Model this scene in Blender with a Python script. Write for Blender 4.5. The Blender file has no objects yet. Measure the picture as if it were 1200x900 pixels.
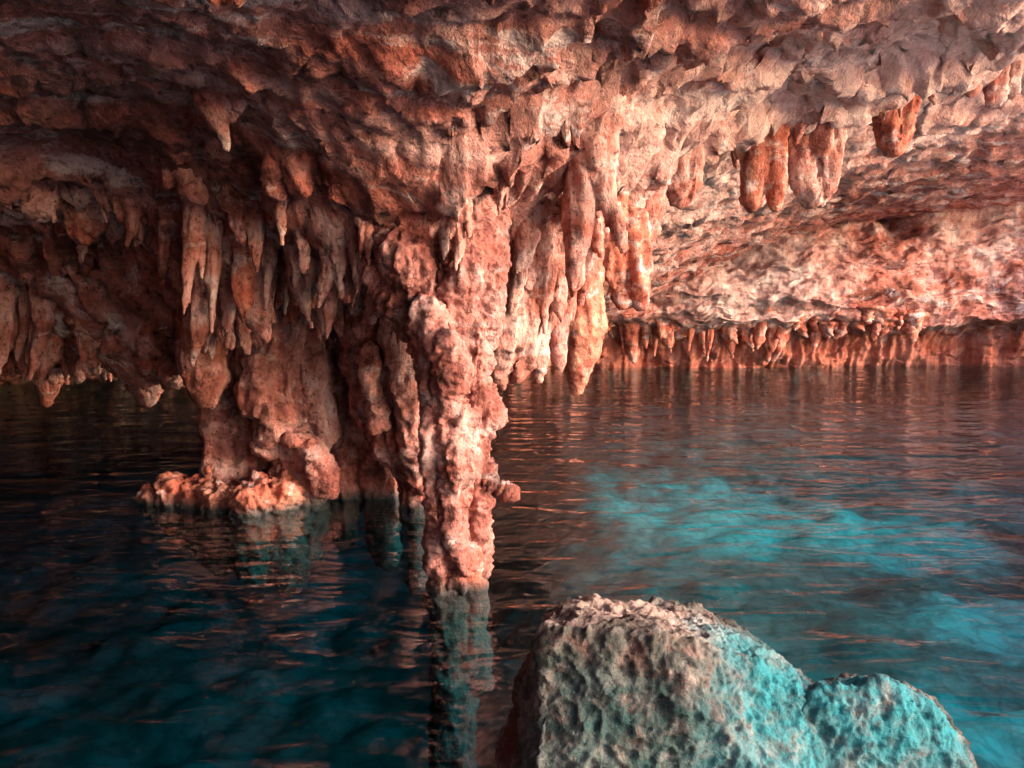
import bpy, bmesh, math, random
import numpy as np
from mathutils import Vector, Matrix

# ------------------------------------------------------------------ camera
sc = bpy.context.scene
C = sc.collection
CAM_H, FPX, PITCH = 1.6, 1039.0, math.radians(5.77)
cam = bpy.data.cameras.new("camera")
cam.sensor_width = 36.0
cam.lens = 36.0 * FPX / 1200.0
cam.clip_end = 1000.0
co = bpy.data.objects.new("camera", cam)
C.objects.link(co)
co.location = (0, 0, CAM_H)
co.rotation_euler = (math.pi / 2 - PITCH, 0, 0)
sc.camera = co

# ------------------------------------------------------------------ light
SUN_EL, SUN_AZ = math.radians(18), math.radians(112)     # azimuth clockwise from +Y
w = bpy.data.worlds.new("World")
sc.world = w
w.use_nodes = True
wn = w.node_tree
bg = wn.nodes["Background"]
sky = wn.nodes.new("ShaderNodeTexSky")
sky.sky_type = 'NISHITA'
sky.sun_disc = False
sky.sun_elevation = SUN_EL
sky.sun_rotation = SUN_AZ
sky.dust_density = 3.0
wn.links.new(sky.outputs[0], bg.inputs[0])
bg.inputs[1].default_value = 0.15
sl = bpy.data.lights.new("sun", 'SUN')
sl.energy = 0.5
sl.angle = math.radians(16)
sl.color = (1.0, 0.95, 0.94)
so = bpy.data.objects.new("sun", sl)
C.objects.link(so)
sd = Vector((math.sin(SUN_AZ) * math.cos(SUN_EL), math.cos(SUN_AZ) * math.cos(SUN_EL), math.sin(SUN_EL)))
so.rotation_euler = sd.to_track_quat('Z', 'Y').to_euler()
so.location = (12, -12, 14)

sc.view_settings.view_transform = 'Standard'
sc.view_settings.look = 'None'
sc.view_settings.gamma = 1.0
sc.view_settings.use_curve_mapping = False
sc.view_settings.exposure = 2.72
sc.cycles.use_denoising = True
sc.cycles.max_bounces = 8
sc.cycles.diffuse_bounces = 3
sc.cycles.glossy_bounces = 3
sc.cycles.transparent_max_bounces = 8
sc.cycles.sample_clamp_indirect = 3.0
sc.cycles.blur_glossy = 0.5

rnd = random.Random(11)

# ------------------------------------------------------------------ helpers
def P(px, py, d):
    """world point seen at photo pixel (px, py) at distance d along +Y"""
    vx, vz = (px - 600) / FPX, -(py - 450) / FPX
    c, s = math.cos(PITCH), math.sin(PITCH)
    y, z = c + vz * s, vz * c - s
    k = d / y
    return Vector((vx * k, d, CAM_H + z * k))

def PX(d):                       # metres per photo pixel at distance d
    return d / FPX

_r = np.random.RandomState(5)
_perm = _r.permutation(256)
_perm = np.concatenate([_perm, _perm, _perm])
_g = _r.normal(size=(256, 3))
_g /= np.linalg.norm(_g, axis=1)[:, None]

def perlin(p):
    p = np.asarray(p, dtype=np.float64)
    i = np.floor(p).astype(np.int64)
    f = p - i
    i &= 255
    u = f * f * f * (f * (f * 6 - 15) + 10)
    out = 0
    for dx in (0, 1):
        wx = u[:, 0] if dx else 1 - u[:, 0]
        for dy in (0, 1):
            wy = u[:, 1] if dy else 1 - u[:, 1]
            for dz in (0, 1):
                wz = u[:, 2] if dz else 1 - u[:, 2]
                h = _perm[_perm[_perm[(i[:, 0] + dx) & 255] + ((i[:, 1] + dy) & 255)] + ((i[:, 2] + dz) & 255)]
                g = _g[h]
                out = out + wx * wy * wz * (g[:, 0] * (f[:, 0] - dx) + g[:, 1] * (f[:, 1] - dy) + g[:, 2] * (f[:, 2] - dz))
    return out * 1.6

def fbm(p, o=4, gain=0.5):
    a, s, t = 1.0, 0.0, np.asarray(p, float)
    for _ in range(o):
        s = s + a * perlin(t)
        t = t * 2.03 + 17.3
        a *= gain
    return s

def ridged(p, o=4, gain=0.5):
    a, s, t = 1.0, 0.0, np.asarray(p, float)
    for _ in range(o):
        s = s + a * (1 - 2 * np.abs(perlin(t)))
        t = t * 2.07 + 9.1
        a *= gain
    return s

def cells(x, y, scale, seed, jitter=0.9):
    """distance to the nearest jittered cell point and that cell's random number, 2-D"""
    gx, gy = x * scale, y * scale
    ix, iy = np.floor(gx).astype(int), np.floor(gy).astype(int)
    best = np.full(x.shape, 9.0)
    rid = np.zeros(x.shape)
    for a in (-1, 0, 1):
        for b in (-1, 0, 1):
            cx, cy = ix + a, iy + b
            h = _perm[(_perm[(cx + seed) & 255] + cy) & 255]
            h2 = _perm[(h + 57) & 255]
            h3 = _perm[(h + 131) & 255]
            qx = cx + 0.5 + jitter * (h / 255.0 - 0.5)
            qy = cy + 0.5 + jitter * (h2 / 255.0 - 0.5)
            d = np.hypot(gx - qx, gy - qy)
            m = d < best
            best = np.where(m, d, best)
            rid = np.where(m, h3 / 255.0, rid)
    return best, rid

def sstep(a, b, x):
    t = np.clip((x - a) / (b - a), 0, 1)
    return t * t * (3 - 2 * t)

def mesh_np(name, V, F, mat, smooth=True):
    me = bpy.data.meshes.new(name)
    V = np.asarray(V, np.float32)
    F = np.asarray(F, np.int32)
    me.vertices.add(len(V))
    me.vertices.foreach_set("co", V.ravel())
    k = F.shape[1]
    me.loops.add(F.size)
    me.loops.foreach_set("vertex_index", F.ravel())
    me.polygons.add(len(F))
    me.polygons.foreach_set("loop_start", np.arange(0, F.size, k, dtype=np.int32))
    me.polygons.foreach_set("loop_total", np.full(len(F), k, np.int32))
    me.update(calc_edges=True)
    me.validate()
    if smooth:
        me.polygons.foreach_set("use_smooth", np.ones(len(me.polygons), bool))
    if mat:
        me.materials.append(mat)
    return me

def grid_faces(n, m, keep=None):
    idx = np.arange(n * m).reshape(n, m)
    F = np.stack([idx[:-1, :-1], idx[1:, :-1], idx[1:, 1:], idx[:-1, 1:]], -1).reshape(-1, 4)
    if keep is not None:
        F = F[keep[F].all(1)]
    return F

def link(name, me, parent=None):
    o = bpy.data.objects.new(name, me)
    C.objects.link(o)
    if parent:
        o.parent = parent
    return o

def tag(o, label, cat, group=None):
    o["label"] = label
    o["category"] = cat
    if group:
        o["group"] = group
    return o

def structure(o):
    o["kind"] = "structure"
    return o

# ------------------------------------------------------------------ materials
class NT:
    def __init__(self, name):
        self.m = bpy.data.materials.new(name)
        self.m.use_nodes = True
        self.t = self.m.node_tree
        self.t.nodes.clear()
        self.out = self.n("ShaderNodeOutputMaterial")
    def n(self, typ, **kw):
        x = self.t.nodes.new(typ)
        for k, v in kw.items():
            setattr(x, k, v)
        return x
    def l(self, a, b):
        self.t.links.new(a, b)
    def pos(self, sx=1, sy=1, sz=1, rot=(0, 0, 0)):
        g = self.n("ShaderNodeNewGeometry")
        mp = self.n("ShaderNodeMapping")
        mp.vector_type = 'TEXTURE'
        mp.inputs["Scale"].default_value = (1 / sx, 1 / sy, 1 / sz)
        mp.inputs["Rotation"].default_value = rot
        self.l(g.outputs["Position"], mp.inputs["Vector"])
        return mp.outputs[0]
    def noise(self, vec, scale, detail=6, rough=0.6, dist=0.0):
        x = self.n("ShaderNodeTexNoise")
        x.inputs["Scale"].default_value = scale
        x.inputs["Detail"].default_value = detail
        x.inputs["Roughness"].default_value = rough
        x.inputs["Distortion"].default_value = dist
        self.l(vec, x.inputs["Vector"])
        return x.outputs[0]
    def ramp(self, fac, stops, interp='LINEAR'):
        r = self.n("ShaderNodeValToRGB")
        r.color_ramp.interpolation = interp
        e = r.color_ramp.elements
        while len(e) < len(stops):
            e.new(0.5)
        for el, (p, c) in zip(e, stops):
            el.position = p
            el.color = (*c, 1) if len(c) == 3 else c
        self.l(fac, r.inputs[0])
        return r.outputs[0]
    def mix(self, fac, a, b, mode='MIX'):
        x = self.n("ShaderNodeMix", data_type='RGBA', blend_type=mode)
        if isinstance(fac, (int, float)):
            x.inputs[0].default_value = fac
        else:
            self.l(fac, x.inputs[0])
        for v, s in ((a, x.inputs[6]), (b, x.inputs[7])):
            if isinstance(v, tuple):
                s.default_value = (*v, 1)
            else:
                self.l(v, s)
        return x.outputs[2]
    def math(self, op, a, b=None):
        x = self.n("ShaderNodeMath", operation=op)
        for v, s in ((a, x.inputs[0]), (b, x.inputs[1])):
            if v is None:
                continue
            if isinstance(v, (int, float)):
                s.default_value = v
            else:
                self.l(v, s)
        return x.outputs[0]
    def blob(self, c, r, soft=0.6, wob=0.6):
        """1 inside a wobbly-edged stain of radius r round the point c"""
        g = self.n("ShaderNodeNewGeometry")
        v = self.n("ShaderNodeVectorMath", operation='DISTANCE')
        v.inputs[1].default_value = c
        self.l(g.outputs["Position"], v.inputs[0])
        nz = self.noise(self.pos(), 2.2 / r, 5, 0.6)
        d = self.math('ADD', v.outputs["Value"], self.math('MULTIPLY', self.math('SUBTRACT', nz, 0.5), 2 * wob * r))
        mr = self.n("ShaderNodeMapRange", interpolation_type='SMOOTHSTEP')
        mr.inputs[1].default_value = r * (1 + soft)
        mr.inputs[2].default_value = r * (1 - soft)
        self.l(d, mr.inputs[0])
        return mr.outputs[0]

def rock_mat(name, ramp, streak=0.0, scale=1.0, bump=1.0, fine=1.0, stains_and_light=(), rough=0.85, spec=0.25, band=None, aniso=1.0, vivid=1.0):
    t = NT(name)
    rot = (0, 0, math.radians(24))
    k = aniso
    a = t.noise(t.pos(1 / k, 1.4 * k, 1.5, rot), 1.1 * scale, 10, 0.66, 0.5)
    col = t.ramp(a, ramp)
    # iron-red and grey-mauve mineral patches
    b = t.noise(t.pos(1 / k, k, 1.2, rot), 2.3 * scale, 9, 0.66, 0.4)
    red = t.ramp(b, [(0.50, (0, 0, 0)), (0.58, (1, 1, 1))])
    col = t.mix(t.math('MULTIPLY', red, 0.72 * vivid), col, (0.43, 0.105, 0.075))
    c = t.noise(t.pos(0.8 / k, 1.3 * k, 1.6, rot), 1.9 * scale, 9, 0.68, 0.5)
    pale = t.ramp(c, [(0.53, (0, 0, 0)), (0.62, (1, 1, 1))])
    col = t.mix(t.math('MULTIPLY', pale, 0.72 * vivid), col, (0.66, 0.52, 0.52))
    e = t.noise(t.pos(0.9 / k, 1.2 * k, 1.0, rot), 3.7 * scale, 8, 0.68, 0.3)
    man = t.ramp(e, [(0.60, (0, 0, 0)), (0.68, (1, 1, 1))])
    col = t.mix(t.math('MULTIPLY', man, 0.7), col, (0.085, 0.05, 0.05))
    # small dark specks and pores
    d = t.noise(t.pos(), 16 * scale * fine, 4, 0.7)
    sp = t.ramp(d, [(0.34, (0.18, 0.13, 0.13)), (0.46, (1, 1, 1))])
    col = t.mix(0.8, col, sp, 'MULTIPLY')
    for (cc, r, colr, amt) in stains_and_light:
        mot = t.ramp(t.noise(t.pos(), 9.0 / r ** 0.5, 7, 0.7), [(0.36, (0.25, 0.25, 0.25)), (0.56, (1, 1, 1))])
        col = t.mix(t.math('MULTIPLY', t.math('MULTIPLY', t.blob(cc, r), amt), mot), col, colr)
    if band:
        g = t.n("ShaderNodeNewGeometry")
        sx = t.n("ShaderNodeSeparateXYZ")
        t.l(g.outputs["Position"], sx.inputs[0])
        zz = t.math('ADD', sx.outputs[2], t.math('MULTIPLY', t.math('SUBTRACT', t.noise(t.pos(), 1.6, 5, 0.6), 0.5), band[3]))
        bm_ = t.ramp(t.math('SUBTRACT', band[0] + 0.5, zz), [(0.5 - band[4], (0, 0, 0)), (0.5 + band[4], (1, 1, 1))])
        col = t.mix(t.math('MULTIPLY', bm_, band[2]), col, band[1])
    if streak:
        s = t.noise(t.pos(1, 1, 0.12), 7.0 * scale, 5, 0.6)
        sk = t.ramp(s, [(0.36, (0.25, 0.12, 0.10)), (0.52, (0.8, 0.8, 0.8)), (0.66, (1.35, 1.25, 1.2))])
        col = t.mix(streak, col, sk, 'MULTIPLY')
    bs = t.n("ShaderNodeBsdfPrincipled")
    bs.inputs["Roughness"].default_value = rough
    bs.inputs["Specular IOR Level"].default_value = spec
    t.l(col, bs.inputs["Base Color"])
    h1 = t.noise(t.pos(1, 1, 0.6 if streak else 1), 5.0 * scale, 8, 0.62, 0.2)
    h2 = t.noise(t.pos(), 22.0 * scale * fine, 5, 0.65)
    h = t.math('ADD', h1, t.math('MULTIPLY', h2, 0.30))
    h = t.math('ADD', h, t.math('MULTIPLY', d, 0.22))
    bp = t.n("ShaderNodeBump")
    bp.inputs["Strength"].default_value = 0.9
    bp.inputs["Distance"].default_value = 0.12 * bump / scale
    t.l(h, bp.inputs["Height"])
    t.l(bp.outputs[0], bs.inputs["Normal"])
    t.l(bs.outputs[0], t.out.inputs[0])
    return t.m

RAMP = [(0.30, (0.07, 0.022, 0.018)), (0.43, (0.26, 0.080, 0.065)), (0.53, (0.45, 0.185, 0.165)),
        (0.62, (0.56, 0.31, 0.29)), (0.74, (0.64, 0.47, 0.48))]
RAMP_L = [(0.30, (0.12, 0.035, 0.025)), (0.42, (0.36, 0.115, 0.085)), (0.52, (0.54, 0.25, 0.22)),
          (0.62, (0.60, 0.38, 0.34)), (0.74, (0.66, 0.54, 0.53))]
RAMP_O = [(0.30, (0.16, 0.03, 0.018)), (0.42, (0.42, 0.10, 0.065)), (0.54, (0.56, 0.20, 0.14)),
          (0.66, (0.62, 0.35, 0.26)), (0.78, (0.66, 0.54, 0.50))]
CEIL_LIGHT = [((4.8, 8.5, 3.6), 5.0, (0.76, 0.52, 0.49), 0.75), ((-2.4, 4.2, 2.3), 1.0, (0.10, 0.045, 0.04), 0.6)]  # lit right side and shaded upper left put into the ceiling's colour
M_CEIL = rock_mat("ceiling_limestone", RAMP, 0.0, 1.0, 1.0, stains_and_light=CEIL_LIGHT, aniso=1.7)
M_WALL = rock_mat("wall_limestone", RAMP_L, 0.5, 0.9, 0.55, aniso=1.4, vivid=0.8, stains_and_light=[((5.0, 18.5, 2.0), 1.6, (0.50, 0.40, 0.39), 0.6), ((10.0, 18.5, 3.6), 1.2, (0.66, 0.52, 0.48), 0.5)], band=(0.75, (0.48, 0.13, 0.08), 0.75, 1.2, 0.15))
ALGAE = (0.06, (0.025, 0.040, 0.042), 0.92, 0.10, 0.05)
M_DRIP = rock_mat("dripstone", RAMP_L, 0.55, 1.6, 0.8, vivid=0.6)
M_SKIRT = rock_mat("waterline_rubble", RAMP_O, 0.4, 1.8, 0.9, band=ALGAE)
M_ORANGE = rock_mat("orange_dripstone", RAMP_O, 0.6, 1.8, 0.7)
MATS = {"drip": M_DRIP, "orange": M_ORANGE, "ceil": M_CEIL}
M_COL = rock_mat("column_stone", RAMP, 0.5, 1.7, 1.0, band=ALGAE, vivid=0.5)

# ------------------------------------------------------------------ where the single stalactites hang (photo pixels and distances)
HEROES = []
def H(*a, **k):
    HEROES.append((a, k))
H("stalactite", 5.9, [[(98, 190, 14), (100, 225, 17), (100, 250, 17), (94, 272, 11), (92, 282, 6)], [(108, 230, 10), (114, 252, 8), (106, 270, 6)]],
     "smooth bright orange stalactite hanging alone from the dark ceiling at upper left", 'orange')
H("stalactite", 6.0, [[(140, 200, 12), (139, 240, 10), (135, 270, 6), (133, 289, 2)], [(160, 205, 10), (158, 235, 6), (155, 250, 2)]],
     "thin pointed stalactite beside the bright orange one, striped light and dark", 'drip')
H("stalactite", 5.6, [[(20, 170, 34), (30, 215, 30), (45, 240, 20), (52, 250, 5)], [(5, 190, 30), (10, 225, 22), (22, 245, 8)]],
     "blunt brown rock lobe bulging from the dim ceiling by the picture's left border", 'ceil')
H("rock_flake", 5.75, [[(110, 196, 9), (135, 190, 8), (160, 194, 5), (172, 197, 2)]],
     "thin pale rock flake jutting sideways above the striped stalactite", 'drip', up=False, cat="rock flake", vox=0.007, fine=0.004, flute=0.004, lump=0.012)
H("stalactite", 6.4, [[(240, 418, 20), (240, 440, 20), (243, 460, 12), (246, 476, 4)], [(228, 425, 12), (232, 445, 12), (240, 460, 6)]],
     "stubby heart shaped stalactite beside the thick column, pointing at the black water", 'drip')
H("stalactite", 8.4, [[(95, 350, 16), (96, 390, 18), (95, 410, 13), (93, 435, 6), (92, 447, 2)], [(104, 385, 12), (108, 400, 10), (102, 420, 5)]],
     "bulb shaped stalactite in the dim left fringe, rounder than its neighbours", 'drip')
H("stalactite", 8.2, [[(40, 345, 12), (42, 390, 9), (38, 420, 4), (37, 432, 2)]],
     "narrow tapering stalactite in the dim left fringe, just left of the bulb shaped one", 'drip')
H("stalactite", 8.6, [[(55, 430, 12), (54, 452, 10), (52, 470, 4)]],
     "small pale blob hanging lowest over the black water at far left", 'drip')
H("stalactite", 7.9, [[(165, 415, 26), (175, 450, 18), (176, 468, 8)], [(200, 420, 24), (205, 445, 14)], [(150, 420, 14), (152, 440, 7)]],
     "wide clump of short stumps over the black water, left of the heart shaped stalactite", 'drip')
H("stalactite", 5.5, [[(592, 330, 24), (596, 380, 26), (588, 425, 16), (582, 452, 6)], [(575, 370, 16), (572, 420, 13), (568, 452, 5)], [(612, 370, 16), (612, 420, 10), (608, 440, 4)]],
     "pale clustered stalactite just right of the slender column's top", 'drip')
H("stalactite", 5.8, [[(630, 285, 28), (632, 330, 24), (634, 370, 16), (632, 410, 10), (630, 446, 3)], [(648, 320, 16), (642, 370, 10), (638, 400, 4)]],
     "smooth brown shark tooth shaped stalactite left of the orange leaf shaped one", 'drip', flute=0.008)
H("stalactite", 6.2, [[(682, 345, 20), (684, 375, 26), (682, 405, 20), (678, 435, 13), (676, 456, 6), (675, 466, 2)], [(664, 370, 12), (668, 410, 10), (672, 440, 5)], [(694, 380, 12), (692, 420, 8)]],
     "leaf shaped stalactite with an orange face and a frayed tip close over the water", 'orange', flute=0.01)
H("stalactite", 6.3, [[(618, 255, 22), (614, 285, 18), (606, 305, 8)], [(640, 250, 18), (640, 285, 14), (636, 308, 5)], [(660, 250, 12), (662, 280, 10), (664, 296, 4)]],
     "fan of short orange folds above the shark tooth shaped stalactite", 'orange')
H("stalactite", 6.6, [[(690, 225, 24), (690, 265, 20), (686, 295, 9), (684, 306, 3)], [(712, 225, 22), (716, 280, 20), (722, 320, 14), (728, 348, 6)], [(735, 260, 16), (742, 310, 15), (748, 345, 9), (750, 362, 3)], [(704, 290, 12), (706, 325, 7), (704, 342, 3)]],
     "largest draped curtain of orange and white folds, hanging at mid ceiling", 'orange', vox=0.014)
H("stalactite", 7.0, [[(752, 200, 22), (752, 250, 20), (754, 275, 13), (756, 292, 5)], [(740, 215, 12), (738, 260, 8), (738, 280, 3)]],
     "grey brown fluted stalactite tucked behind the large orange and white curtain", 'drip', flute=0.03)
H("stalactite", 7.4, [[(785, 155, 28), (788, 190, 24), (794, 220, 14), (800, 238, 5)], [(804, 165, 14), (808, 200, 12), (808, 232, 4)], [(768, 160, 14), (772, 195, 8)]],
     "chunky stalactite with a white right edge, between the curtain and the square red one", 'drip')
H("stalactite", 8.5, [[(884, 165, 14), (884, 200, 14), (882, 232, 11), (882, 243, 7)], [(904, 160, 16), (906, 200, 14), (908, 230, 9), (908, 245, 4)], [(868, 170, 8), (868, 186, 4)]],
     "square ended stalactite with a flat brick red left face and pale right side", 'orange', flute=0.012)
H("stalactite", 8.6, [[(955, 135, 22), (960, 165, 16), (966, 195, 12), (964, 225, 10), (958, 237, 6)], [(936, 165, 10), (940, 195, 13), (946, 222, 13), (952, 236, 6)], [(930, 165, 8), (928, 195, 5)], [(975, 160, 10), (974, 190, 7), (972, 205, 3)]],
     "forked cream stalactite with a red hollow at its top, right of the square ended one", 'drip')
H("stalactite", 9.6, [[(1034, 95, 16), (1036, 130, 14), (1042, 160, 11), (1042, 178, 5)], [(1056, 90, 14), (1058, 130, 11), (1054, 165, 7), (1050, 176, 3)], [(1072, 90, 10), (1074, 115, 6), (1072, 130, 3)], [(1018, 95, 12), (1022, 125, 7)]],
     "tall orange and white stalactite pair, farthest right of the big ones", 'orange')
H("stalactite", 10.5, [[(1166, 80, 12), (1166, 105, 10), (1164, 122, 4)], [(1184, 80, 9), (1186, 110, 5)]],
     "short orange stump on the ceiling lip close to the right border", 'drip')
H("stalactite", 10.4, [[(1136, 92, 8), (1137, 108, 5), (1136, 116, 2)]],
     "tiny pink stub on the ceiling lip just left of the short orange stump", 'drip')
H("stalactite", 4.2, [[(252, 118, 18), (257, 140, 11), (262, 160, 6), (265, 176, 3)], [(276, 118, 10), (270, 140, 6)]],
     "wedge shaped brown spur on the smooth dark ceiling at upper left", 'ceil', flute=0.01)
H("stalactite", 5.0, [[(200, 175, 12), (204, 195, 11), (200, 215, 5)], [(215, 190, 12), (222, 212, 10), (232, 232, 4)]],
     "curled pale nub on the edge of the smooth dark ceiling", 'drip')
H("stalactite", 4.6, [[(352, 160, 16), (352, 195, 14), (350, 220, 8)], [(330, 170, 13), (328, 205, 10), (326, 222, 5)]],
     "rounded brown lobe with dark gaps either side, above the pale ledge", 'ceil')

# ------------------------------------------------------------------ the cave ceiling
_ctl = [  # photo pixel, photo pixel, distance
    (-250, 60, 3.2), (0, 0, 3.2), (300, 0, 3.2), (600, 0, 3.6), (900, 0, 4.6), (1200, 0, 5.6), (1350, 20, 7.0),
    (0, 120, 4.2), (-200, 190, 5.5), (0, 215, 5.4), (150, 172, 5.1), (300, 160, 4.7), (450, 130, 4.2), (600, 130, 4.9), (500, 225, 4.65), (518, 212, 5.1), (430, 232, 5.35), (565, 220, 5.3), (470, 215, 5.8), (750, 115, 6.0),
    (900, 85, 6.8), (1050, 55, 7.4), (1200, 45, 8.2),
    (120, 205, 5.9), (250, 255, 5.5), (400, 250, 4.9), (590, 240, 5.0), (660, 232, 5.9), (780, 180, 7.4),
    (900, 150, 8.5), (1040, 95, 9.6), (1200, 72, 10.6), (1350, 60, 11.5),
    (60, 285, 8.2), (200, 312, 8.0), (330, 340, 7.4), (470, 270, 6.8), (600, 275, 6.8), (660, 290, 8.0),
    (0, 345, 9.5), (150, 365, 10.5), (400, 380, 10), (600, 372, 10.5),
    (800, 240, 11.5), (950, 190, 12), (1100, 150, 12.5), (1250, 130, 13),
    (730, 318, 13.5), (850, 270, 14.5), (1000, 225, 15), (1150, 205, 15.5), (1300, 190, 16),
    (700, 375, 16.5), (800, 325, 17.5), (950, 262, 18.3), (1100, 240, 18.6), (1250, 230, 19),
]
_cp = np.array([P(*c) for c in _ctl])
_ex = np.array([(-9, 0, 2.3), (-4, -1.5, 2.7), (0, -1.5, 3.0), (4, -1.5, 3.9), (4.6, 2.5, 4.1), (8, 0, 5), (9, 5, 5), (12, 10, 4.6), (16, 14, 4.6),
                (-7, 4, 2.0), (-9, 8, 1.6), (-10, 12, 1.0), (-7, 15, 0.5), (-3, 15.5, 0.6), (-10, 18, -0.6), (-3, 19, -0.5), (0.5, 18.5, 0.5),
                (-5, 23, -1), (2, 23, 1.0), (8, 23, 3.0), (16, 22, 4.0), (-13, 6, 0.2), (-14, 14, -0.8)], float)
_hr = []
for (a_, k_) in HEROES:
    if k_.get("up", True):
        for ch in a_[2]:
            dd_ = a_[1] + (ch[0][3] if len(ch[0]) > 3 else 0)
            if not (540 < ch[0][0] < 705 and ch[0][1] > 280):
                _hr.append(P(ch[0][0], ch[0][1] - 4, dd_))
_cp = np.vstack([_cp, np.array(_hr), _ex])

def _tps(r2):
    return 0.5 * r2 * np.log(r2 + 1e-9)
_n = len(_cp)
_A = np.zeros((_n + 3, _n + 3))
_dx = _cp[:, None, :2] - _cp[None, :, :2]
_A[:_n, :_n] = _tps((_dx ** 2).sum(-1)) + 0.06 * np.eye(_n)
_A[:_n, _n] = 1
_A[:_n, _n + 1:] = _cp[:, :2]
_A[_n, :_n] = 1
_A[_n + 1:, :_n] = _cp[:, :2].T
_sol = np.linalg.solve(_A, np.concatenate([_cp[:, 2], [0, 0, 0]]))

def ceil_base(x, y):
    x, y = np.asarray(x, float), np.asarray(y, float)
    s = _sol[_n] + _sol[_n + 1] * x + _sol[_n + 2] * y
    for k in range(_n):
        s = s + _sol[k] * _tps((x - _cp[k, 0]) ** 2 + (y - _cp[k, 1]) ** 2)
    return s

# the lip: a broken ridge the big stalactites hang from
LIP = np.array([P(-60, 228, 5.7), P(120, 206, 5.9), P(250, 258, 5.5), P(400, 252, 4.85), P(510, 240, 4.6), P(590, 240, 4.9),
                P(660, 232, 5.9), P(780, 180, 7.4), P(900, 150, 8.5), P(1040, 95, 9.6), P(1200, 72, 10.6), P(1350, 60, 11.5)])[:, :2]

def lip_dist(x, y):
    best = np.full(x.shape, 99.0)
    side = np.zeros(x.shape)
    for a, b in zip(LIP[:-1], LIP[1:]):
        ab = b - a
        t = np.clip(((x - a[0]) * ab[0] + (y - a[1]) * ab[1]) / (ab @ ab), 0, 1)
        ddx, ddy = x - a[0] - t * ab[0], y - a[1] - t * ab[1]
        d = np.hypot(ddx, ddy)
        m = d < best
        best = np.where(m, d, best)
        side = np.where(m, np.sign(ab[0] * ddy - ab[1] * ddx), side)
    return best, side

def ceil_z(x, y):
    x, y = np.asarray(x, float), np.asarray(y, float)
    z = ceil_base(x, y)
    o = np.zeros_like(x)
    wx = x + 0.35 * fbm(np.stack([x * .8, y * .8, o + 3], -1), 3)
    wy = y + 0.35 * fbm(np.stack([x * .8, y * .8, o + 8], -1), 3)
    ld, sd_ = lip_dist(wx, wy)
    # smoother towards the near left
    calm = sstep(0.5, 2.2, np.hypot((x + 2.2) / 1.5, (y - 3.8)))
    calm = 0.35 + 0.65 * calm
    # bedding ledges along x
    th = 0.15 + 0.45 * sstep(-1.5, 1.5, wx)
    u = -np.sin(th) * wx + np.cos(th) * wy
    v = np.cos(th) * wx + np.sin(th) * wy
    st = ridged(np.stack([0.24 * v, 0.95 * u, o + 1], -1), 3, 0.42)
    far = 1 - 0.65 * sstep(8.5, 11.5, wy)
    calm = calm * far
    z = z - 0.21 * (st - 0.75) * calm
    z = z - 0.075 * fbm(np.stack([v * 1.1, u * 2.6, o + 5], -1), 5, 0.55) * calm
    z = z - 0.036 * (ridged(np.stack([v * 1.6, u * 4.5, o + 12], -1), 4, 0.6) - 0.6) * calm * (1 - 0.5 * sstep(0.4, 1.8, x))
    # lip ridge with a recess behind it
    z = z - 0.16 * np.exp(-(ld / 0.22) ** 2) * (0.6 + 0.8 * perlin(np.stack([x * 1.7, y * 1.7, o + 2], -1)))
    z = z + (0.22 + 0.26 * np.exp(-(((x + 0.7) / 1.5) ** 2))) * sstep(0.08, 0.32, ld) * np.exp(-(np.clip(ld - 0.6, 0, 9) / 0.6) ** 2) * (sd_ > 0)
    # hanging knobs
    for scl, amp, sd in ((3.2, 0.20, 3), (6.5, 0.13, 40), (12.0, 0.055, 90)):
        d, r = cells(wx, wy, scl, sd)
        k = np.clip(1 - d / 0.62, 0, 1) ** 1.5
        where = sstep(-0.15, 0.5, perlin(np.stack([x * 0.9, y * 0.9, o + sd], -1)) + 0.55 * np.exp(-(ld / 0.9) ** 2))
        mid = np.exp(-(((x + 1.0) / 1.1) ** 2 + ((y - 5.5) / 0.7) ** 2))
        where = np.clip(where * (1 - 0.8 * sstep(0.3, 1.3, x) * (ld > 0.35)) + 0.9 * mid, 0, 1.5)
        z = z - amp * k * (0.2 + r) * where * calm * (1 - 0.6 * sstep(0.2, 1.0, x)) * np.clip(np.hypot(x, y) / 6, 0.7, 1.6)
    return z

NA, NR = 820, 560
az = np.radians(np.linspace(-82, 80, NA))
rr = np.exp(np.linspace(math.log(0.6), math.log(26), NR))
A_, R_ = np.meshgrid(az, rr, indexing='ij')
X = (R_ * np.sin(A_)).ravel()
Y = (R_ * np.cos(A_) - 1.2).ravel()
Z = ceil_z(X, Y)
p3 = np.stack([X, Y, Z], -1)
V = p3.copy()
for k in range(3):
    amp = 0.07 if k < 2 else 0.05
    V[:, k] += amp * fbm(p3 * 3.2 + 31 * k, 4, 0.6) * np.clip(R_.ravel() / 6, 0.5, 1.5)

def x_edge(y):  # unseen roof edge, shaped for the light it lets in
    return np.interp(y, [-2, 1, 3, 6, 10, 19, 26], [4.2, 3.9, 4.0, 5.1, 7.4, 12.8, 16])
BED = -0.75
keep = X < x_edge(Y) + 0.5 * fbm(np.stack([X * .5, Y * .5, 0 * X], -1), 3)
keep &= (X > -13) & (Y < 22)
me = mesh_np("cave_ceiling", V, grid_faces(NA, NR, keep), M_CEIL)
N = np.empty(len(me.vertices) * 3, np.float32)
me.vertices.foreach_get("normal", N)
N = N.reshape(-1, 3).astype(float)
if N[:, 2].mean() > 0:
    N = -N
steep = 1 - np.abs(N[:, 2])
pn = V * np.array([1, 1, 1.0])
amp = np.clip(R_.ravel() / 6, 0.5, 1.3)
calmv = 0.4 + 0.6 * sstep(0.5, 2.2, np.hypot((X + 2.2) / 1.5, (Y - 3.8)))
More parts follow.
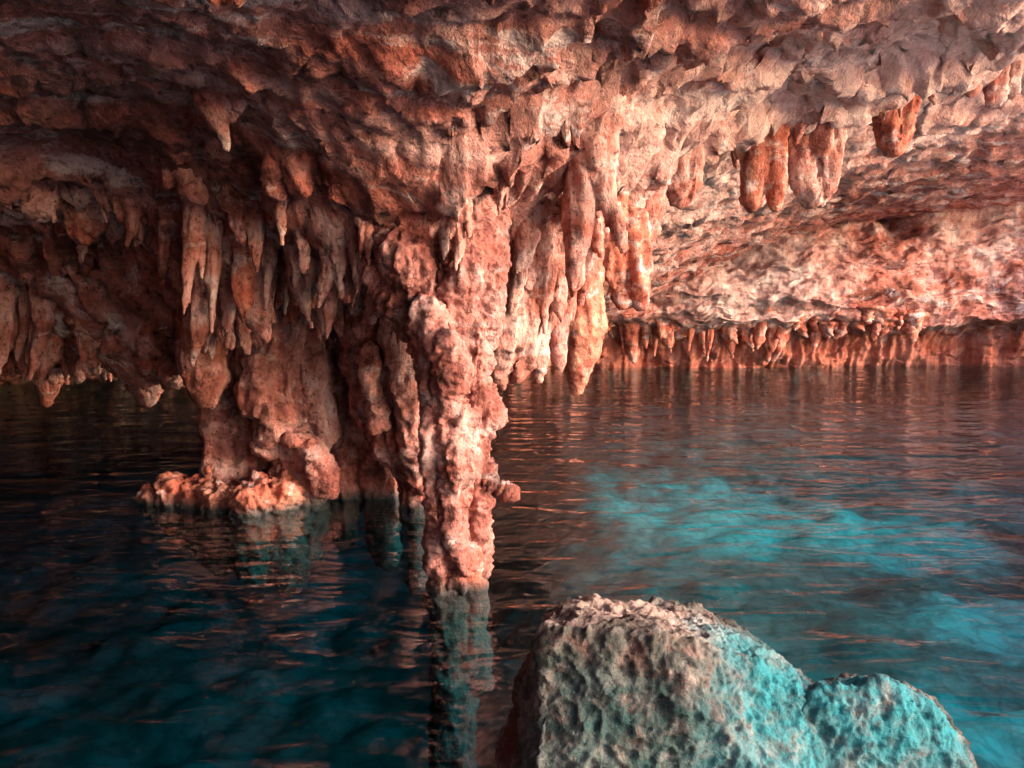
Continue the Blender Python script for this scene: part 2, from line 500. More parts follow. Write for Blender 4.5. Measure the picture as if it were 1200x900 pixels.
smr = 1 - 0.75 * sstep(0.2, 1.4, X)
d = -0.018 * (ridged(pn * 4.5 + 3, 3, 0.5) - 0.6) * amp * calmv * smr
d += 0.012 * fbm(pn * 18, 2, 0.6)
d -= 0.035 * sstep(0.25, 0.7, steep) * (ridged(np.stack([V[:, 0] * 5, V[:, 1] * 5, V[:, 2] * 0.9], -1), 2, 0.5) - 0.5)
V = V + N * d[:, None]
me.vertices.foreach_set("co", V.astype(np.float32).ravel())
me.update()
structure(link("cave_ceiling", me))

def cz(x, y):
    return float(ceil_z(np.array([x]), np.array([y]))[0])

# ------------------------------------------------------------------ the far wall
NS, NT_ = 900, 280
s = np.linspace(0, 1, NS)
t = np.linspace(0, 1, NT_)
plan_s = [0.0, 0.2, 0.35, 0.55, 0.75, 0.9, 1.0]
plan_x = np.interp(s, plan_s, [-14, -5, 1.2, 5.5, 10.0, 14.5, 18.5])
plan_y = np.interp(s, plan_s, [14, 18.2, 19.0, 19.3, 19.8, 19.0, 16.5])
prof_t = [0, 0.18, 0.30, 0.36, 0.42, 0.55, 0.68, 0.80, 0.9, 1.0]
prof_z = [-1.6, -0.2, 0.25, 0.75, 1.05, 1.55, 2.3, 3.2, 4.2, 5.2]
prof_y = [0.6, 0.35, 0.25, 0.10, -0.75, -0.95, -0.45, -0.1, -0.5, -1.6]
S_, T_ = np.meshgrid(s, t, indexing='ij')
wx_ = np.repeat(plan_x[:, None], NT_, 1).ravel()
wy_ = np.repeat(plan_y[:, None], NT_, 1).ravel()
lift = 0.35 * np.sin(wx_ * 0.35 + 1.0) * 0 + 0.25 * fbm(np.stack([wx_ * 0.25, 0 * wx_, 0 * wx_ + 4], -1), 2)
pz = np.interp(T_.ravel(), prof_t, prof_z)
pz = pz + np.clip(pz / 1.2, 0, 1) * lift
py = np.interp(T_.ravel(), prof_t, prof_y)
Q = np.stack([wx_, wy_ + py, pz], -1)
n1 = fbm(np.stack([Q[:, 0] * 0.5, Q[:, 1] * 0.5, Q[:, 2] * 1.1], -1), 4, 0.55)
n2 = ridged(np.stack([Q[:, 0] * 0.55 - 0.25 * Q[:, 2], Q[:, 1], Q[:, 2] * 1.7 - 0.35 * Q[:, 0]], -1), 4, 0.55)
n3 = fbm(np.stack([Q[:, 0] * 3.0, Q[:, 1] * 3, Q[:, 2] * 1.6], -1), 4, 0.6)
flut = fbm(np.stack([Q[:, 0] * 2.6, Q[:, 1] * 0.5, Q[:, 2] * 0.5 + 7], -1), 3, 0.6)
low = 1 - sstep(0.8, 1.2, Q[:, 2])
n4 = ridged(np.stack([Q[:, 0] * 0.8, Q[:, 1], Q[:, 2] * 5.0 - 0.8 * Q[:, 0]], -1), 4, 0.6)
n5 = fbm(np.stack([Q[:, 0] * 6, Q[:, 1] * 6, Q[:, 2] * 5], -1), 3, 0.6)
off = 0.30 * n1 + 0.10 * n2 + 0.03 * n3 + 0.22 * low * flut + 0.05 * n4 * (1 - low) + 0.014 * n5
# the dark hollow high on the right, and a sprinkle of pits beside it
hole = P(1072, 244, 18.7)
dh = np.hypot((Q[:, 0] - hole.x) / 0.28, (Q[:, 2] - hole.z) / 0.42)
off = off - 1.3 * np.exp(-dh ** 2)
Q[:, 1] -= off
Q[:, 2] += 0.12 * fbm(Q * 1.5 + 9, 3)
me = mesh_np("cave_wall", Q, grid_faces(NS, NT_), M_WALL)
structure(link("cave_wall", me))

# left side rock; the unseen rear part is shaped to darken the upper left
ny, nz = 120, 40
gy, gz = np.meshgrid(np.linspace(0, 1, ny), np.linspace(-2, 3.6, nz), indexing='ij')
path = np.array([(1.3, -3.0), (-1.2, -2.9), (-3.5, -2.6), (-7, -2.2), (-9.5, 1), (-10.5, 6), (-11, 11), (-9.5, 16), (-7, 18.5)])
tt = np.linspace(0, 1, len(path))
bx, by = np.interp(gy.ravel(), tt, path[:, 0]), np.interp(gy.ravel(), tt, path[:, 1])
q = np.stack([bx, by, gz.ravel()], -1)
q[:, 0] += 0.5 * fbm(q * 0.7, 4)
q[:, 1] += 0.5 * fbm(q * 0.7 + 50, 4)
structure(link("cave_side_wall", mesh_np("cave_side_wall", q, grid_faces(ny, nz), M_WALL)))

# ------------------------------------------------------------------ bed, shore and water
t = NT("pale_bed_sand")
n = t.noise(t.pos(), 0.8, 7, 0.62, 0.5)
col = t.ramp(n, [(0.38, (0.10, 0.11, 0.10)), (0.50, (0.20, 0.22, 0.20)), (0.60, (0.30, 0.32, 0.30)), (0.72, (0.46, 0.48, 0.44))])
# drifts of pale sand lying between the darker rocks
for (a_, b_, r_, k_) in [(865, 605, 1.5, 1.0), (1065, 640, 0.8, .9), (1170, 738, 0.6, .9), (1140, 850, 0.5, .8), (760, 565, .9, .3), (1010, 560, 1.0, .2), (1180, 600, .8, .4), (60, 700, 0.8, .35), (170, 690, .6, .5), (520, 760, .5, .6), (370, 600, 0.9, .5), (650, 740, .6, .4)]:
    c_ = P(a_, b_, (CAM_H - BED + 0.1) / math.tan(math.atan((b_ - 450) / FPX) + PITCH))
    col = t.mix(t.math('MULTIPLY', t.blob(tuple(c_), r_, 0.3, 0.7), k_), col, (0.78, 0.80, 0.74))
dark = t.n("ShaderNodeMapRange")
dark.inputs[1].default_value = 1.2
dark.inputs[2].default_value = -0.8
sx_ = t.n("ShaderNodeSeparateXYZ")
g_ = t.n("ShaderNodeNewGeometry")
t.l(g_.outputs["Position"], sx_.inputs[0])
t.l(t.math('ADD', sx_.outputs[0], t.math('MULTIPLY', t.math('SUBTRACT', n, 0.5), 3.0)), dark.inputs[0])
col = t.mix(t.math('MULTIPLY', dark.outputs[0], 0.35), col, (0.03, 0.035, 0.03))     # darker bed on the deep side
n2_ = t.noise(t.pos(), 7, 5, 0.65)
col = t.mix(0.7, col, t.ramp(n2_, [(0.35, (0.4, 0.4, 0.4)), (0.55, (1, 1, 1))]), 'MULTIPLY')
vo = t.n("ShaderNodeTexVoronoi", feature='DISTANCE_TO_EDGE')
vo.inputs["Scale"].default_value = 3.2
wv = t.n("ShaderNodeTexNoise")
wv.inputs["Scale"].default_value = 2.5
wv.inputs["Detail"].default_value = 5
t.l(t.pos(), wv.inputs["Vector"])
wadd = t.n("ShaderNodeVectorMath", operation='MULTIPLY_ADD')
wadd.inputs[1].default_value = (0.7, 0.7, 0.7)
t.l(wv.outputs["Color"], wadd.inputs[0])
t.l(t.pos(), wadd.inputs[2])
t.l(wadd.outputs[0], vo.inputs["Vector"])
col = t.mix(0.4, col, t.ramp(vo.outputs["Distance"], [(0.0, (0.25, 0.25, 0.25)), (0.10, (1, 1, 1))]), 'MULTIPLY')
bs = t.n("ShaderNodeBsdfPrincipled")
bs.inputs["Roughness"].default_value = 0.9
t.l(col, bs.inputs["Base Color"])
t.l(bs.outputs[0], t.out.inputs[0])
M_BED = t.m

t = NT("dry_limestone_ground")  # unseen shore, tinted pale pink to bounce warm light at the rock
n = t.noise(t.pos(), 0.6, 7, 0.6)
col = t.ramp(n, [(0.35, (0.52, 0.40, 0.35)), (0.6, (0.70, 0.57, 0.50))])
bs = t.n("ShaderNodeBsdfPrincipled")
bs.inputs["Roughness"].default_value = 0.9
t.l(col, bs.inputs["Base Color"])
t.l(bs.outputs[0], t.out.inputs[0])
M_BOUNCE = t.m

MOUNDS = [(160, 690, 0.7, 0.3), (540, 760, 0.4, 0.3)]
def bed_z(x, y):
    o = np.zeros_like(x)
    z = BED - 0.1 - 0.95 * sstep(-1.2, 1.0, -x) + 0.05 * fbm(np.stack([x * 2.6, y * 2.6, o + 2], -1), 4) + 0.12 * fbm(np.stack([x * .5, y * .5, o], -1), 4)
    for (a, b, r, h) in MOUNDS:
        dd = 1.6 / math.tan(math.atan((b - 450) / FPX) + PITCH)
        c = P(a, b, dd)
        z = z + h * np.exp(-(((x - c.x) / (r * 1.5)) ** 2 + ((y - c.y - 0.3) / r) ** 2))
    dc, rc = cells(x, y, 1.5, 21)
    z = z + 0.09 * rc ** 2 * np.sqrt(np.clip(1 - (dc / 0.5) ** 2, 0, 1))
    z = np.minimum(z, -0.32)
    # unseen shore added right and behind the camera, bouncing light onto the ceiling
    e = x_edge(y) + 0.4 * fbm(np.stack([x * .4, y * .4, o + 6], -1), 3)
    k = np.maximum(sstep(-1.0, 0.2, x - e), sstep(-1.2, -2.6, y))
    z = z * (1 - k) + k * (0.25 + 0.15 * fbm(np.stack([x, y, o], -1), 3))
    return z
gx = np.concatenate([np.linspace(-14, 20, 520)])
gyy = np.concatenate([np.linspace(-8, 24, 480)])
GX, GY = np.meshgrid(gx, gyy, indexing='ij')
zb = bed_z(GX.ravel(), GY.ravel())
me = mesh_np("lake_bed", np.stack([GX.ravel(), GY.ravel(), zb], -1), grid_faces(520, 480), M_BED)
me.materials.append(M_BOUNCE)
mi = (zb[grid_faces(520, 480)].mean(1) > 0.02).astype(np.int32)
me.polygons.foreach_set("material_index", mi)
structure(link("lake_bed", me))

def bounce_ground_ring():
    bm = bmesh.new()
    a, b = (-14, -8, 20, 24), (-400, -400, 400, 400)
    vi = [bm.verts.new((x, y, 0.2)) for x, y in ((a[0], a[1]), (a[2], a[1]), (a[2], a[3]), (a[0], a[3]))]
    vo = [bm.verts.new((x, y, 0.2)) for x, y in ((b[0], b[1]), (b[2], b[1]), (b[2], b[3]), (b[0], b[3]))]
    for k in range(4):
        bm.faces.new((vi[k], vo[k], vo[(k + 1) % 4], vi[(k + 1) % 4]))
    bmesh.ops.recalc_face_normals(bm, faces=bm.faces)
    me = bpy.data.meshes.new("ground")
    bm.to_mesh(me)
    bm.free()
    me.materials.append(M_BOUNCE)
    return me
structure(link("ground", bounce_ground_ring()))  # unseen flat land outside, added as bounce surface

t = NT("cenote_water")
gl = t.n("ShaderNodeBsdfGlossy")
gl.inputs["Roughness"].default_value = 0.0
gl.inputs["Color"].default_value = (0.70, 0.76, 0.80, 1)
tr = t.n("ShaderNodeBsdfTransparent")
tr.inputs["Color"].default_value = (0.97, 0.99, 1.0, 1)
h1 = t.noise(t.pos(0.8, 1.7, 1), 2.1, 2, 0.5, 0.6)
h2 = t.noise(t.pos(1.0, 1.6, 1), 9.0, 2, 0.5, 0.2)
h3 = t.noise(t.pos(1.0, 1.3, 1), 1.1, 1, 0.5, 0.2)
h = t.math('ADD', h1, t.math('MULTIPLY', h2, 0.12))
h = t.math('ADD', h, t.math('MULTIPLY', h3, 1.2))
bp = t.n("ShaderNodeBump")
bp.inputs["Strength"].default_value = 1.0
bp.inputs["Distance"].default_value = 0.042
t.l(h, bp.inputs["Height"])
t.l(bp.outputs[0], gl.inputs["Normal"])
gg = t.n("ShaderNodeNewGeometry")
dt = t.n("ShaderNodeVectorMath", operation='DOT_PRODUCT')
t.l(bp.outputs[0], dt.inputs[0])
t.l(gg.outputs["Incoming"], dt.inputs[1])
cs = t.math('MINIMUM', t.math('ABSOLUTE', dt.outputs["Value"]), 1.0)
fres = t.math('ADD', 0.02, t.math('MULTIPLY', t.math('POWER', t.math('SUBTRACT', 1.0, cs), 5.0), 0.98))
ms = t.n("ShaderNodeMixShader")
t.l(fres, ms.inputs[0])
t.l(tr.outputs[0], ms.inputs[1])
t.l(gl.outputs[0], ms.inputs[2])
t.l(ms.outputs[0], t.out.inputs["Surface"])
va = t.n("ShaderNodeVolumeAbsorption")
va.inputs["Color"].default_value = (0.0, 0.77, 0.82, 1)
va.inputs["Density"].default_value = 1.15
t.l(va.outputs[0], t.out.inputs["Volume"])
M_WATER = t.m
bm = bmesh.new()
bmesh.ops.create_cube(bm, size=1.0)
for v in bm.verts:
    v.co = Vector((3 + 33.8 * v.co.x, 8 + 31.8 * v.co.y, -2 + 4 * v.co.z))
me = bpy.data.meshes.new("water")
bm.to_mesh(me)
bm.free()
me.materials.append(M_WATER)
structure(link("water", me))

# ------------------------------------------------------------------ dripstone builders
def sweep(bm, pts, seg=14):
    """pts: list of (Vector, rx, ry); a closed tube with rounded ends"""
    rings = []
    n = len(pts)
    fine = []
    for k in range(n - 1):
        p0 = pts[max(k - 1, 0)]; p1 = pts[k]; p2 = pts[k + 1]; p3 = pts[min(k + 2, n - 1)]
        for j in range(4):
            f = j / 4
            def cr(a, b, c, d):
                return 0.5 * ((2 * b) + (c - a) * f + (2 * a - 5 * b + 4 * c - d) * f * f + (3 * b - a - 3 * c + d) * f ** 3)
            fine.append((cr(p0[0], p1[0], p2[0], p3[0]), max(1e-3, cr(p0[1], p1[1], p2[1], p3[1])), max(1e-3, cr(p0[2], p1[2], p2[2], p3[2]))))
    fine.append(pts[-1])
    for (c, rx, ry) in fine:
        rings.append([bm.verts.new((c.x + rx * math.cos(2 * math.pi * a / seg), c.y + ry * math.sin(2 * math.pi * a / seg), c.z)) for a in range(seg)])
    for a, b in zip(rings[:-1], rings[1:]):
        for k in range(seg):
            bm.faces.new((a[k], a[(k + 1) % seg], b[(k + 1) % seg], b[k]))
    for ring, e, sgn in ((rings[0], fine[0], 1), (rings[-1], fine[-1], -1)):
        up = 1 if fine[0][0].z > fine[-1][0].z else -1
        v = bm.verts.new((e[0].x, e[0].y, e[0].z + sgn * up * 0.6 * min(e[1], e[2])))
        for k in range(seg):
            bm.faces.new((ring[k], ring[(k + 1) % seg], v))

def rock_from(bm, name, mat, voxel, lump=0.05, lump_s=3.0, fine=0.015, fine_s=12.0, flute=0.0, seed=0.0, smooth=2, squash=(1, 1, 1), flute_s=9.0):
    """melt the overlapping volumes of bm into one surface and weather it"""
    bmesh.ops.recalc_face_normals(bm, faces=bm.faces)
    me0 = bpy.data.meshes.new("tmp")
    bm.to_mesh(me0)
    bm.free()
    o = bpy.data.objects.new("tmp", me0)
    C.objects.link(o)
    rm = o.modifiers.new("r", 'REMESH')
    rm.mode = 'VOXEL'
    rm.voxel_size = voxel
    sm = o.modifiers.new("s", 'SMOOTH')
    sm.iterations = smooth
    sm.factor = 0.5
    dg = bpy.context.evaluated_depsgraph_get()
    me = bpy.data.meshes.new_from_object(o.evaluated_get(dg))
    bpy.data.objects.remove(o)
    bpy.data.meshes.remove(me0)
    me.name = name
    nv = len(me.vertices)
    V = np.empty(nv * 3, np.float32)
    me.vertices.foreach_get("co", V)
    V = V.reshape(-1, 3).astype(float)
    N = np.empty(nv * 3, np.float32)
    me.vertices.foreach_get("normal", N)
    N = N.reshape(-1, 3).astype(float)
    sq = np.array(squash)
    d = lump * fbm(V * lump_s * sq + seed, 3, 0.55)
    d += fine * (ridged(V * fine_s * sq + seed + 5, 3, 0.6) - 0.6)
    if flute:
        d += flute * ridged(np.stack([V[:, 0] * flute_s, V[:, 1] * flute_s, V[:, 2] * flute_s * 0.14], -1) + seed, 3, 0.55)
    V += N * d[:, None]
    me.vertices.foreach_set("co", V.astype(np.float32).ravel())
    me.polygons.foreach_set("use_smooth", np.ones(len(me.polygons), bool))
    me.materials.clear()
    me.materials.append(mat)
    me.update()
    return me

def chains(d, chs, depth=1.0):
    """chs: list of chains of (px, py, r_px[, distance offset[, depth factor]])"""
    bm = bmesh.new()
    for ch in chs:
        pts = []
        for c in ch:
            px, py, r = c[:3]
            dd = d + (c[3] if len(c) > 3 else 0)
            k = c[4] if len(c) > 4 else depth
            pts.append((P(px, py, dd), r * PX(dd), r * PX(dd) * k))
        sweep(bm, pts)
    return bm

def recenter(o, base):
    """move the mesh so that the object's origin sits at base"""
    o.data.transform(Matrix.Translation(-base))
    o.location = base

# ------------------------------------------------------------------ the columns
root = bpy.data.objects.new("stone_column", None)
C.objects.link(root)
base = P(300, 585, 6.8)
root.location = base
tag(root, "thick pale orange stone column on a rubble skirt at the water, left of the flowstone slab", "column")
bm = chains(6.8, [
    [(300, 250, 50), (325, 330, 46), (330, 380, 50), (335, 440, 50), (345, 500, 36), (350, 545, 28), (345, 585, 34), (342, 625, 20), (340, 690, 9)],
    [(250, 380, 22), (247, 430, 18), (256, 490, 13), (258, 540, 16), (265, 580, 24), (268, 620, 12), (270, 650, 6)],
    [(285, 390, 45, .2), (285, 480, 38, .25), (285, 560, 38, .25), (288, 610, 22, .2), (300, 670, 9, .2)],
    [(360, 420, 24, -.1), (374, 470, 17, -.15), (378, 505, 14, -.1), (362, 540, 14, -.1), (368, 575, 13, -.1), (368, 610, 9), (366, 650, 4)],
    [(345, 510, 16, -.25), (365, 530, 13, -.3), (378, 555, 11, -.25), (380, 575, 8, -.2)],
    [(310, 420, 20, -.25), (305, 460, 24, -.3), (320, 495, 18, -.3), (310, 530, 10, -.2)],
], 0.9)
o = link("shaft", rock_from(bm, "shaft", M_COL, 0.015, 0.04, 4.5, 0.014, 12, 0.030, 3.0), root)
o.data.transform(Matrix.Translation(-base))
bm = chains(6.75, [
    [(176, 574, 9), (178, 580, 13), (196, 625, 6)], [(200, 560, 9), (205, 575, 20), (222, 640, 10)], [(228, 566, 12), (230, 580, 24), (244, 650, 14)],
    [(262, 570, 14, -.1), (262, 585, 27, -.1), (268, 660, 18)], [(300, 566, 18, -.2), (298, 586, 32, -.2), (300, 670, 22)],
    [(335, 560, 14, -.15), (332, 582, 24, -.15), (330, 660, 16)], [(247, 548, 5), (245, 562, 10), (244, 590, 16)]], 1.3)
o = link("base", rock_from(bm, "base", M_SKIRT, 0.014, 0.05, 7.0, 0.022, 16, 0, 8.0), root)
o["label"] = "low crumbly orange skirt of rubble at the waterline"
o.data.transform(Matrix.Translation(-base))

root = bpy.data.objects.new("stone_column", None)
C.objects.link(root)
base = P(533, 703, 4.75)
root.location = base
tag(root, "slender knobbly column standing alone in front, with a pale lower shaft and orange foot", "column")
bm = chains(4.75, [
    [(548, 205, 20, .3), (545, 265, 24, .15), (540, 320, 22), (528, 380, 18)],
    [(430, 215, 18, .4), (435, 300, 16, .2), (466, 350, 16, .05), (505, 405, 14)],
    [(572, 215, 18, .4), (568, 320, 16, .12), (560, 380, 17), (552, 440, 13)],
    [(498, 360, 12, -.12), (512, 400, 16, -.16), (534, 425, 11, -.16)],
    [(466, 205, 24, .3), (468, 250, 24, .15), (478, 300, 25), (498, 345, 21), (516, 390, 23), (530, 430, 24), (525, 470, 22), (546, 510, 19), (534, 555, 21), (528, 600, 20), (540, 650, 16), (536, 680, 20)],
    [(492, 400, 11, -.1), (502, 460, 11, -.12), (506, 520, 11, -.14), (516, 570, 11, -.13), (514, 620, 9, -.1), (512, 665, 8, -.1)],
    [(552, 440, 12), (560, 475, 18), (566, 492, 15), (552, 520, 14), (556, 560, 12), (556, 620, 9), (556, 670, 9)],
    [(530, 500, 14, -.16), (538, 540, 14, -.18), (530, 600, 12, -.16), (542, 660, 10, -.13)],
    [(520, 400, 12, -.25), (530, 440, 14, -.22), (520, 470, 12, -.2), (536, 490, 18, -.14)],
    [(555, 545, 14), (568, 562, 9), (582, 572, 7), (598, 578, 3)],
], 0.95)
o = link("shaft", rock_from(bm, "shaft", M_COL, 0.009, 0.020, 8.5, 0.014, 20, 0.034, 14.0), root)
o.data.transform(Matrix.Translation(-base))
bm = chains(4.75, [[(530, 650, 18), (526, 685, 27), (526, 705, 30), (531, 740, 24), (531, 900, 26)], [(545, 640, 12, -.05), (552, 680, 14, -.05), (553, 710, 15), (553, 800, 20)]])
o = link("foot", rock_from(bm, "foot", M_SKIRT, 0.012, 0.03, 6.0, 0.012, 16, 0.012, 4.0), root)
o["label"] = "orange stained foot of the column at the waterline"
o.data.transform(Matrix.Translation(-base))

bm = chains(6.6, [
    [(440, 260, 40), (452, 330, 32), (450, 390, 46), (456, 450, 44), (466, 505, 34), (482, 550, 19), (488, 590, 13), (487, 640, 8), (486, 690, 4)],
    [(420, 340, 20, .35), (418, 450, 20, .35), (414, 500, 18, .35), (410, 540, 13, .3), (404, 580, 14, .3), (404, 640, 8, .3)],
    [(432, 410, 11, -.3), (438, 460, 9, -.3), (446, 500, 7, -.25)],
    [(462, 340, 13, -.25), (470, 400, 14, -.33), (480, 470, 14, -.3), (488, 530, 11, -.22), (490, 575, 9, -.1)],
    [(440, 470, 26, .25), (445, 540, 20, .3), (450, 600, 14, .3), (452, 660, 8, .3)],
], 0.8)
o = link("flowstone_drapery", rock_from(bm, "flowstone_drapery", M_COL, 0.014, 0.04, 4.0, 0.012, 12, 0.036, 21.0))
recenter(o, P(450, 595, 6.6))
tag(o, "broad fluted flowstone slab tapering to legs at the water, between the two columns", "flowstone")

# ------------------------------------------------------------------ single stalactites one can point to
def hero(name, d, chs, label, mat="drip", depth=0.9, vox=None, lump=0.022, lump_s=5, fine=0.010, fine_s=14, flute=0.034, up=True, cat="stalactite", group=None):
    if up:      # carry every chain up into the rock above it
        out = []
        for ch in chs:
            c0 = ch[0]
            dd = d + (c0[3] if len(c0) > 3 else 0)
            p = P(c0[0], c0[1], dd)
            zc = cz(p.x, p.y) + 0.12
            neck = 0.6 if 540 < c0[0] < 705 and c0[1] > 280 else 1.2
            if zc > p.z:
                py_up = c0[1] - (zc - p.z) / PX(dd)
                ch = [(c0[0], py_up, c0[2] * neck) + tuple(c0[3:])] + list(ch)
            out.append(ch)
        chs = out
    bm = chains(d, chs, depth)
    me = rock_from(bm, name, MATS[mat], vox or 0.0026 * d, lump, lump_s, fine, fine_s, flute, rnd.random() * 50)
    o = link(name, me)
    zt = max(v.co.z for v in me.vertices)
    p = P(chs[0][0][0], chs[0][0][1], d)
    recenter(o, Vector((p.x, p.y, zt)))
    return tag(o, label, cat, group)

for (a, k) in HEROES:
    hero(*a, **k)

# ------------------------------------------------------------------ crowded fringes of small stalactites
def drip_mesh(seed, mat, vox=0.16):
    """one ragged dripstone: a main spike with shorter ones grown together; unit radius, unit length"""
    r = random.Random(seed)
    bm = bmesh.new()
    n = r.choice([1, 2, 3, 3, 4, 5])
    for k in range(n):
        ox, oy = (0, 0) if k == 0 else (r.uniform(-1, 1), r.uniform(-.8, .8))
        L = 4.0 if k == 0 else r.uniform(1.4, 3.2)
        w0 = r.uniform(0.75, 1.05) if k == 0 else r.uniform(0.35, 0.7)
        bend = (r.uniform(-.6, .6), r.uniform(-.4, .4))
        bul = r.uniform(-0.15, 0.35)
        blunt = r.uniform(0.02, 0.25)
        pts = []
        for q in (-.2, 0.05, 0.25, 0.45, 0.65, 0.85, 1.0):
            qq = max(q, 0)
            rad = w0 * ((1 - qq) ** 0.75 * (1 - blunt) + blunt * (1 - qq ** 5) + bul * math.exp(-((qq - 0.5) / 0.17) ** 2) + r.uniform(-.08, .08) + (0.75 if q < 0 else 0.25 if q < .1 else 0))
            rad = max(rad, 0.07)
            pts.append((Vector((ox + bend[0] * qq * qq * 2 + r.uniform(-.06, .06), oy + bend[1] * qq * qq * 2, -L * q)), rad, rad * r.uniform(0.75, 1.0)))
        sweep(bm, pts, 10)
    me = rock_from(bm, "stalactite", mat, vox, 0.30, 0.9, 0.08, 2.6, 0.13, seed * 3.7, 1, (1, 1, 0.7), 1.3)
    me.transform(Matrix.Diagonal((1, 1, 0.25, 1)))
    return me

DM = [drip_mesh(100 + k, M_DRIP if k % 6 else M_ORANGE) for k in range(18)]
DF = [drip_mesh(200 + k, M_ORANGE, 0.22) for k in range(8)]

def env_y(px):      # lowest photo pixel the fringe reaches
    return np.interp(px, [0, 60, 120, 200, 240, 330, 390, 450, 560, 600, 640, 680, 715, 735, 800, 1200],
                     [452, 455, 448, 455, 440, 400, 410, 400, 425, 448, 440, 430, 420, 380, 330, 200])

def proj(p):
    c, s_ = math.cos(PITCH), math.sin(PITCH)
    y, z = p.y, p.z - CAM_H
    f = y * c - z * s_
    u = z * c + y * s_
    return 600 + FPX * p.x / f, 450 - FPX * u / f

def fringe(n, pxr, dr, rr_, lr, label, group, meshes, seed, ymin=0, tipmin=0):
    r = random.Random(seed)
    done = 0
    tries = 0
    while done < n and tries < n * 15:
        tries += 1
        px = r.uniform(*pxr)
        d = r.uniform(*dr)
        x = (px - 600) * PX(d)
        zc = cz(x, d)
        rad = rr_[0] + (rr_[1] - rr_[0]) * r.random() ** 1.7
        ln = r.uniform(*lr) * (0.6 + rad / rr_[1])
        rp = proj(Vector((x, d, zc)))
        tp = proj(Vector((x, d, zc - ln)))
        if rp[1] > env_y(px) - 8 or rp[1] < ymin:
            continue
        if tp[1] > env_y(px):
            ln *= (env_y(px) - rp[1]) / max(1, tp[1] - rp[1]) * r.uniform(0.8, 1.0)
        if ln < 0.05 or proj(Vector((x, d, zc - ln)))[1] < tipmin:
            continue
        o = bpy.data.objects.new("stalactite", r.choice(meshes))
        C.objects.link(o)
        o.location = (x, d, zc + 0.02)
        o.scale = (rad, rad, ln)
        o.rotation_euler = (r.uniform(-.15, .15), r.uniform(-.15, .15), r.uniform(0, 6.28))
        tag(o, label, "stalactite", group)
        done += 1

fringe(46, (0, 235), (7.0, 9.0), (0.045, 0.12), (0.35, 0.95), "dim small stalactite in the left fringe over the black water", "dim stalactites of the left fringe", DM, 1, 300)
fringe(40, (235, 400), (5.2, 6.6), (0.05, 0.13), (0.3, 0.75), "knobbly small stalactite crowded above the thick left column", "stalactites above the thick column", DM, 2, 120, 275)
fringe(48, (385, 515), (4.8, 6.2), (0.05, 0.13), (0.3, 0.8), "knobbly small stalactite crowded above the broad flowstone slab", "stalactites above the flowstone slab", DM, 3, 120, 278)
fringe(44, (525, 700), (4.9, 7.2), (0.05, 0.13), (0.3, 0.8), "small stalactite in the fringe right of the slender column", "stalactites right of the slender column", DM, 4, 120, 275)
fringe(22, (230, 600), (4.3, 5.4), (0.025, 0.06), (0.1, 0.25), "tiny pink stalactite along the pale ledge over the columns", "tiny stalactites along the pale ledge", DM, 5, 215)
fringe(18, (0, 240), (5.4, 6.2), (0.03, 0.07), (0.1, 0.25), "tiny brown stalactite along the edge of the dark left ceiling", "tiny stalactites along the dark ceiling edge", DM, 6)
fringe(18, (800, 1200), (8.0, 10.8), (0.03, 0.08), (0.1, 0.3), "tiny pale stalactite along the bright right ceiling lip", "tiny stalactites along the bright lip", DM, 7)

# fringe under the overhang of the far wall
r = random.Random(77)
for k in range(46):
    px = 700 + 380 * k / 46 + r.uniform(-6, 6)
    d = 18.85 + r.uniform(-0.15, 0.25)
    p = P(px, 380 + r.uniform(-10, 10), d)
    o = bpy.data.objects.new("stalactite", r.choice(DF))
    C.objects.link(o)
    o.location = (p.x, p.y, p.z + 0.15)
    rd = r.uniform(0.06, 0.26)
    o.scale = (rd, rd, r.uniform(0.2, 0.95) * (1.0 if px < 960 else 0.6))
    o.rotation_euler = (0, 0, r.uniform(0, 6.28))
    tag(o, "far red stalactite in the row under the distant wall's overhang", "stalactite", "red stalactites under the far overhang")

# ------------------------------------------------------------------ the near boulders
TEAL_LIGHT = (0.015, 0.17, 0.21)  # turquoise light on the right flanks, painted into the boulders' colour
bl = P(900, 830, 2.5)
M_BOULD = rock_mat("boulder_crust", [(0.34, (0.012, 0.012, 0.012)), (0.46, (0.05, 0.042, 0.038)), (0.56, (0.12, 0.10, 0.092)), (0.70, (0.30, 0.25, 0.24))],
                   0.0, 4.0, 0.9, 1.0, vivid=0.22, stains_and_light=[(tuple(P(690, 712, 2.6)), 0.19, (0.38, 0.25, 0.22), 0.6), (tuple(P(770, 712, 2.6)), 0.19, (0.38, 0.25, 0.22), 0.6), (tuple(P(835, 722, 2.6)), 0.11, (0.42, 0.32, 0.30), 0.6), (tuple(P(930, 850, 2.4)), 0.27, TEAL_LIGHT, 0.85), (tuple(P(850, 760, 2.55)), 0.13, TEAL_LIGHT, 0.7), (tuple(P(720, 880, 2.28)), 0.24, (0.02, 0.06, 0.062), 0.85),
                                              (tuple(P(596, 840, 2.68)), 0.20, (0.10, 0.02, 0.015), 0.95)])
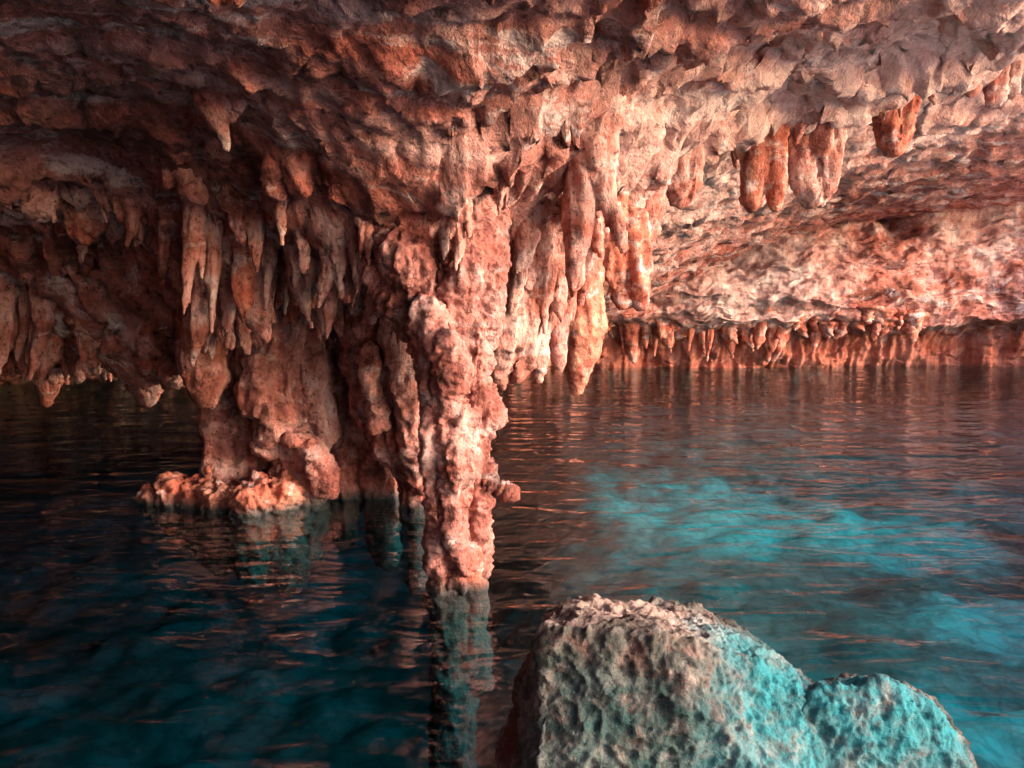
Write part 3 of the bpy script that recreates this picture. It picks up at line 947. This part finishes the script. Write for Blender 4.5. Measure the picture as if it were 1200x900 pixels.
def hull(pts):
    bm = bmesh.new()
    for p in pts:
        bm.verts.new(P(*p))
    r_ = bmesh.ops.convex_hull(bm, input=bm.verts)
    junk = [g for g in r_["geom_interior"] + r_["geom_unused"] if isinstance(g, bmesh.types.BMVert)]
    if junk:
        bmesh.ops.delete(bm, geom=list(set(junk)), context='VERTS')
    return bm
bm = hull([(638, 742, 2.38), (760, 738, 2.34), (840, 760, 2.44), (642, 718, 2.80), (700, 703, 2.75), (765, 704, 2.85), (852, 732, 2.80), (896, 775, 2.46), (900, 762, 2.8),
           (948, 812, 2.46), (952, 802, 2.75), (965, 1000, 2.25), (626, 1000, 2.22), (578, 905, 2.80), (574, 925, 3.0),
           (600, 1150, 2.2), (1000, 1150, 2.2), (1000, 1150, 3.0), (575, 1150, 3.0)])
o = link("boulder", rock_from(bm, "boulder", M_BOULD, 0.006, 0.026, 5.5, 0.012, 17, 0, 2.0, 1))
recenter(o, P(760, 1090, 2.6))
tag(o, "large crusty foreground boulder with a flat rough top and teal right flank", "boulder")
M_BOULD2 = rock_mat("wet_boulder_crust", [(0.34, (0.012, 0.014, 0.014)), (0.46, (0.04, 0.042, 0.04)), (0.58, (0.10, 0.10, 0.095)), (0.72, (0.26, 0.24, 0.23))],
                    0.0, 4.0, 0.8, 1.0, vivid=0.22, stains_and_light=[(tuple(P(1020, 830, 2.45)), 0.24, TEAL_LIGHT, 0.9), (tuple(P(1115, 850, 2.5)), 0.14, TEAL_LIGHT, 0.9)])
bm = hull([(958, 806, 2.46), (968, 797, 2.75), (1032, 800, 2.46), (1040, 794, 2.75), (1078, 822, 2.46), (1088, 816, 2.75), (1112, 852, 2.46), (1120, 850, 2.75),
           (1138, 910, 2.4), (1140, 905, 2.75), (925, 850, 2.42), (890, 1150, 2.25), (1180, 1150, 2.25), (1180, 1150, 2.9), (890, 1150, 2.9)])
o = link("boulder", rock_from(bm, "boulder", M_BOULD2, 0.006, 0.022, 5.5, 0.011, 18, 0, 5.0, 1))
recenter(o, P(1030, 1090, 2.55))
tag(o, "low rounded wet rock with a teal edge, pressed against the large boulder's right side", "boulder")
